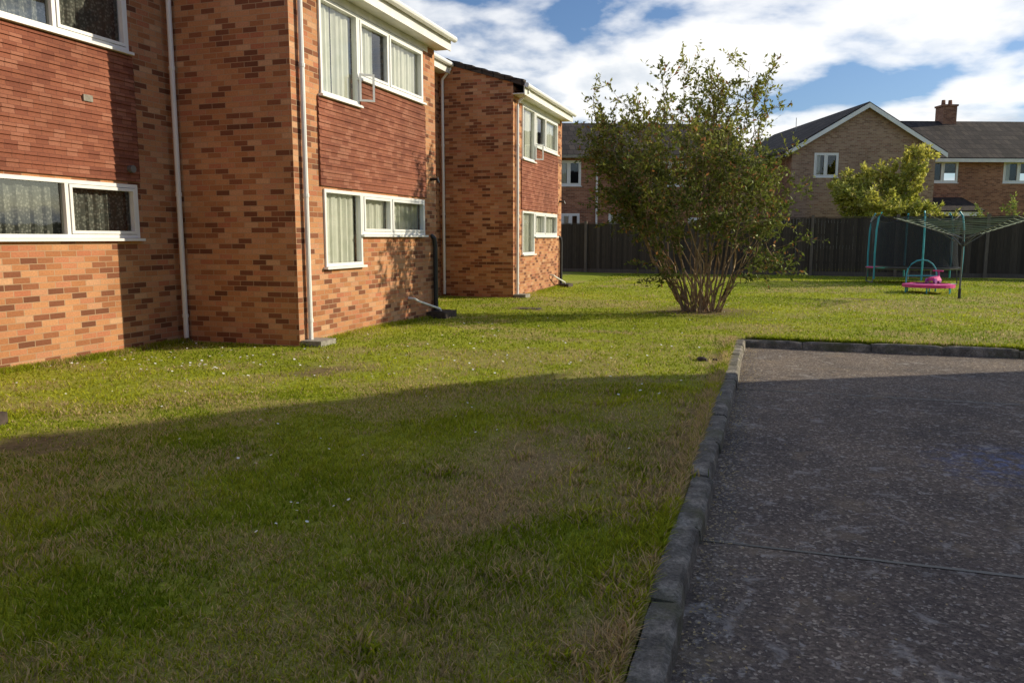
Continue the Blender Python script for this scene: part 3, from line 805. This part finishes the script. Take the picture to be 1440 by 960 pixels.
for i in range(6):
    a = i*math.pi/3+.2
    P_ = lambda r_, z: (r_*math.cos(a), r_*math.sin(a), z)
    fm.tube([P_(1.5,.15), P_(1.52,1.0), P_(1.5,1.8), P_(1.44,2.2), P_(1.34,2.36)], .03, 'teal', 8)
K = 60
def nettop(a):
    s_ = abs(math.sin(3*(a-.2))); return 2.3-.26*s_
for i in range(K):
    a0, a1 = 2*math.pi*i/K, 2*math.pi*(i+1)/K
    for kz in range(4):
        z00 = zt+.05+(nettop(a0)-zt-.05)*kz/4; z01 = zt+.05+(nettop(a0)-zt-.05)*(kz+1)/4
        z10 = zt+.05+(nettop(a1)-zt-.05)*kz/4; z11 = zt+.05+(nettop(a1)-zt-.05)*(kz+1)/4
        bf = [0, .05, .07, .04, -.02]
        ra, rb = 1.36-bf[kz], 1.36-bf[kz+1]
        nm.face([(ra*math.cos(a0),ra*math.sin(a0),z00),(ra*math.cos(a1),ra*math.sin(a1),z10),(rb*math.cos(a1),rb*math.sin(a1),z11),(rb*math.cos(a0),rb*math.sin(a0),z01)], 'net')
nm.tube([(1.38*math.cos(2*math.pi*i/K), 1.38*math.sin(2*math.pi*i/K), nettop(2*math.pi*i/K)) for i in range(K+1)], .014, 'black', 5, cap=False)
fm.build('frame_and_poles', T, True); pm.build('bed_and_padding', T); nm.build('safety_net', T)
T = empty('toddler_trampoline', (4.2, 24.3, 0), .3)
fm, pm = MB(), MB(); N_ = 28
pm.face([(.5*math.cos(2*math.pi*i/N_), .5*math.sin(2*math.pi*i/N_), .235) for i in range(N_)], 'black')
for i in range(N_):
    a0, a1 = 2*math.pi*i/N_, 2*math.pi*(i+1)/N_
    P_ = lambda r_, a, z: (r_*math.cos(a), r_*math.sin(a), z)
    pm.hexa([P_(.48,a0,.22),P_(.66,a0,.16),P_(.66,a1,.16),P_(.48,a1,.22),P_(.48,a0,.27),P_(.66,a0,.24),P_(.66,a1,.24),P_(.48,a1,.27)], 'pink')
for i in range(6):
    a = i*math.pi/3
    fm.tube([(.6*math.cos(a), .6*math.sin(a), .2), (.62*math.cos(a), .62*math.sin(a), 0)], .018, 'teal', 6)
arc = [(-.42, .42, .0), (-.42, .42, .5)] + [(-.42*math.cos(t*math.pi/8), .42, .5+.4*math.sin(t*math.pi/8)) for t in range(1, 8)] + [(.42, .42, .5), (.42, .42, 0)]
fm.tube(arc, .02, 'teal', 8); fm.tube([(-.42, .42, .45), (.42, .42, .45)], .016, 'teal', 8)
fm.build('frame_and_handle', T, True); pm.build('bed_and_padding', T)
T = empty('toy_scooter', (4.35, 24.25, .27), .9)
t = MB()
t.hexa([(-.22,-.09,.07),(.22,-.07,.07),(.22,.07,.07),(-.22,.09,.07),(-.2,-.08,.16),(.12,-.05,.2),(.12,.05,.2),(-.2,.08,.16)], 'pink')
t.tube([(.2,0,.08),(.16,0,.3),(.13,0,.34)], .025, 'purple', 8); t.tube([(.12,-.14,.34),(.12,.14,.34)], .02, 'pink', 8)
for (xw, yw) in ((.22,0),(-.2,.11),(-.2,-.11)): t.tube([(xw, yw-.025, .07), (xw, yw+.025, .07)], .07, 'purple', 12)
t.build('body', T)
T = empty('rotary_clothes_line', (4.55, 22.2, 0), .25)
t = MB()
M['line'] = simple('clothes_line_cord', (.2, .26, .18), .8)
M['dgrey'] = simple('weathered_steel', (.12, .13, .13), .6, .2, 8, .2)
t.tube([(0,0,0),(0,0,1.7)], .022, 'dgrey', 8); t.tube([(0,0,0),(0,0,.25)], .035, 'black', 8)
t.tube([(0,0,1.3),(0,0,1.42)], .045, 'black', 8)
for i in range(4):
    a = i*math.pi/2+.15; c_, s_ = math.cos(a), math.sin(a)
    t.tube([(c_*.04, s_*.04, 1.5), (c_*1.85, s_*1.85, 2.0)], .012, 'dgrey', 6)
    t.tube([(0,0,1.3), (c_*.6, s_*.6, 1.65)], .010, 'dgrey', 6)
for kx in range(9):
    rd = .55+kx*.16
    for i in range(4):
        a = i*math.pi/2+.15; b_ = a+math.pi/2
        z_ = 1.5+.5*rd/1.85
        p0 = Vector((rd*math.cos(a), rd*math.sin(a), z_)); p1 = Vector((rd*math.cos(b_), rd*math.sin(b_), z_))
        md = (p0+p1)/2; md.z -= .04
        t.tube([p0, md, p1], .006, 'line', 4, cap=False)
t.build('pole_and_lines', T)

for (x, y, rot, w_) in ((-4.9, 16.2, 0, .2),):
    z = float(lawnh(np.array([x]), np.array([y]))[0])
    t = MB(); t.box(-w_*1.2, w_*1.2, -w_, w_, -.05, .006, 'cover'); t.box(-w_*.95, w_*.95, -w_*.8, w_*.8, .0, .012, 'black')
    o = t.build('drain_cover'); o.location = (x, y, z-.004); o.rotation_euler = (0, 0, rot)
t = MB()
for (x, y, s_) in ((-.75, 9.8, .07), (-.6, 9.9, .035)):
    pts = []
    for a in range(3):
        zz = [-.02, s_*.5, s_*.75][a]; rr = [s_*1.1, s_, s_*.45][a]
        pts.append([(x+rr*math.cos(q*.785+a*.2)*random.uniform(.8,1.2), y+rr*.7*math.sin(q*.785)*random.uniform(.8,1.2), zz) for q in range(8)])
    for a in range(2):
        for q in range(8): t.face([pts[a][q], pts[a][(q+1)%8], pts[a+1][(q+1)%8], pts[a+1][q]], 'cover')
    t.face(pts[2], 'cover')
t.build('stones')

# ------------------------------------------------------------------ light and sky
az = math.radians(29.5); el = math.radians(22)
to_sun = Vector((math.cos(az)*math.cos(el), math.sin(az)*math.cos(el), math.sin(el)))
L = bpy.data.lights.new('sun', 'SUN'); L.energy = 5.0; L.angle = math.radians(.5); L.color = (1.0, .885, .67)
so = bpy.data.objects.new('sun', L); sc.collection.objects.link(so)
so.rotation_euler = to_sun.to_track_quat('Z', 'Y').to_euler(); so.location = (20, 10, 20)
w = bpy.data.worlds.new('World'); sc.world = w; w.use_nodes = True
nt = w.node_tree; bg = nt.nodes['Background']
sky = nd(nt, 'ShaderNodeTexSky'); sky.sky_type = 'NISHITA'; sky.sun_disc = False
sky.sun_elevation = el; sky.sun_rotation = math.radians(90)-az
tc = nd(nt, 'ShaderNodeTexCoord'); sx = nd(nt, 'ShaderNodeSeparateXYZ'); nt.links.new(tc.outputs['Generated'], sx.inputs[0])
def mth(op, a, b=None):
    n = nd(nt, 'ShaderNodeMath', operation=op)
    for i, v_ in enumerate((a, b)):
        if v_ is None: continue
        if isinstance(v_, (int, float)): n.inputs[i].default_value = v_
        else: nt.links.new(v_, n.inputs[i])
    return n.outputs[0]
zz = mth('ADD', mth('MAXIMUM', sx.outputs[2], 0.0), .30)
cb = nd(nt, 'ShaderNodeCombineXYZ')
nt.links.new(mth('DIVIDE', sx.outputs[0], zz), cb.inputs[0]); nt.links.new(mth('DIVIDE', sx.outputs[1], zz), cb.inputs[1])
nt.links.new(mth('MULTIPLY', sx.outputs[2], 2.2), cb.inputs[2])
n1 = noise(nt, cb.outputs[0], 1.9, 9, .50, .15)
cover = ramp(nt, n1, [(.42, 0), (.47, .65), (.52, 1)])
cover = mth('MULTIPLY', cover, ramp(nt, sx.outputs[2], [(.42, 1), (.7, .25)]))  # unseen clouds overhead thinned to lower the ambient light
cover = mth('MULTIPLY', cover, ramp(nt, mth('ADD', mth('MULTIPLY', sx.outputs[1], .5), .5), [(.35, .3), (.62, 1)]))  # unseen clouds behind the camera thinned to deepen the shade
mp_ = nd(nt, 'ShaderNodeMapping'); mp_.inputs['Location'].default_value = (.12, .1, .25); nt.links.new(cb.outputs[0], mp_.inputs[0])
n2 = noise(nt, mp_.outputs[0], 2.0, 8, .52, .15)
cc = ramp(nt, n2, [(.36, (5.4, 6.1, 7.1)), (.44, (8.0, 8.5, 9.1)), (.52, (11.6, 11.5, 11.3))])
skyc = mix(nt, 1.0, sky.outputs[0], (.74, .94, 1.25), 'MULTIPLY')
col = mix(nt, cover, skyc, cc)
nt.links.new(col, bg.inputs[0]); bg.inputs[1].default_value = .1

# ------------------------------------------------------------------ camera
cam = bpy.data.cameras.new('camera'); cam.lens = 27.5; cam.sensor_width = 36; cam.clip_end = 3000; cam.clip_start = .05
co = bpy.data.objects.new('camera', cam); sc.collection.objects.link(co)
co.location = (0, 0, 1.5); co.rotation_euler = (math.radians(82.5), 0, math.radians(18.2))
sc.camera = co
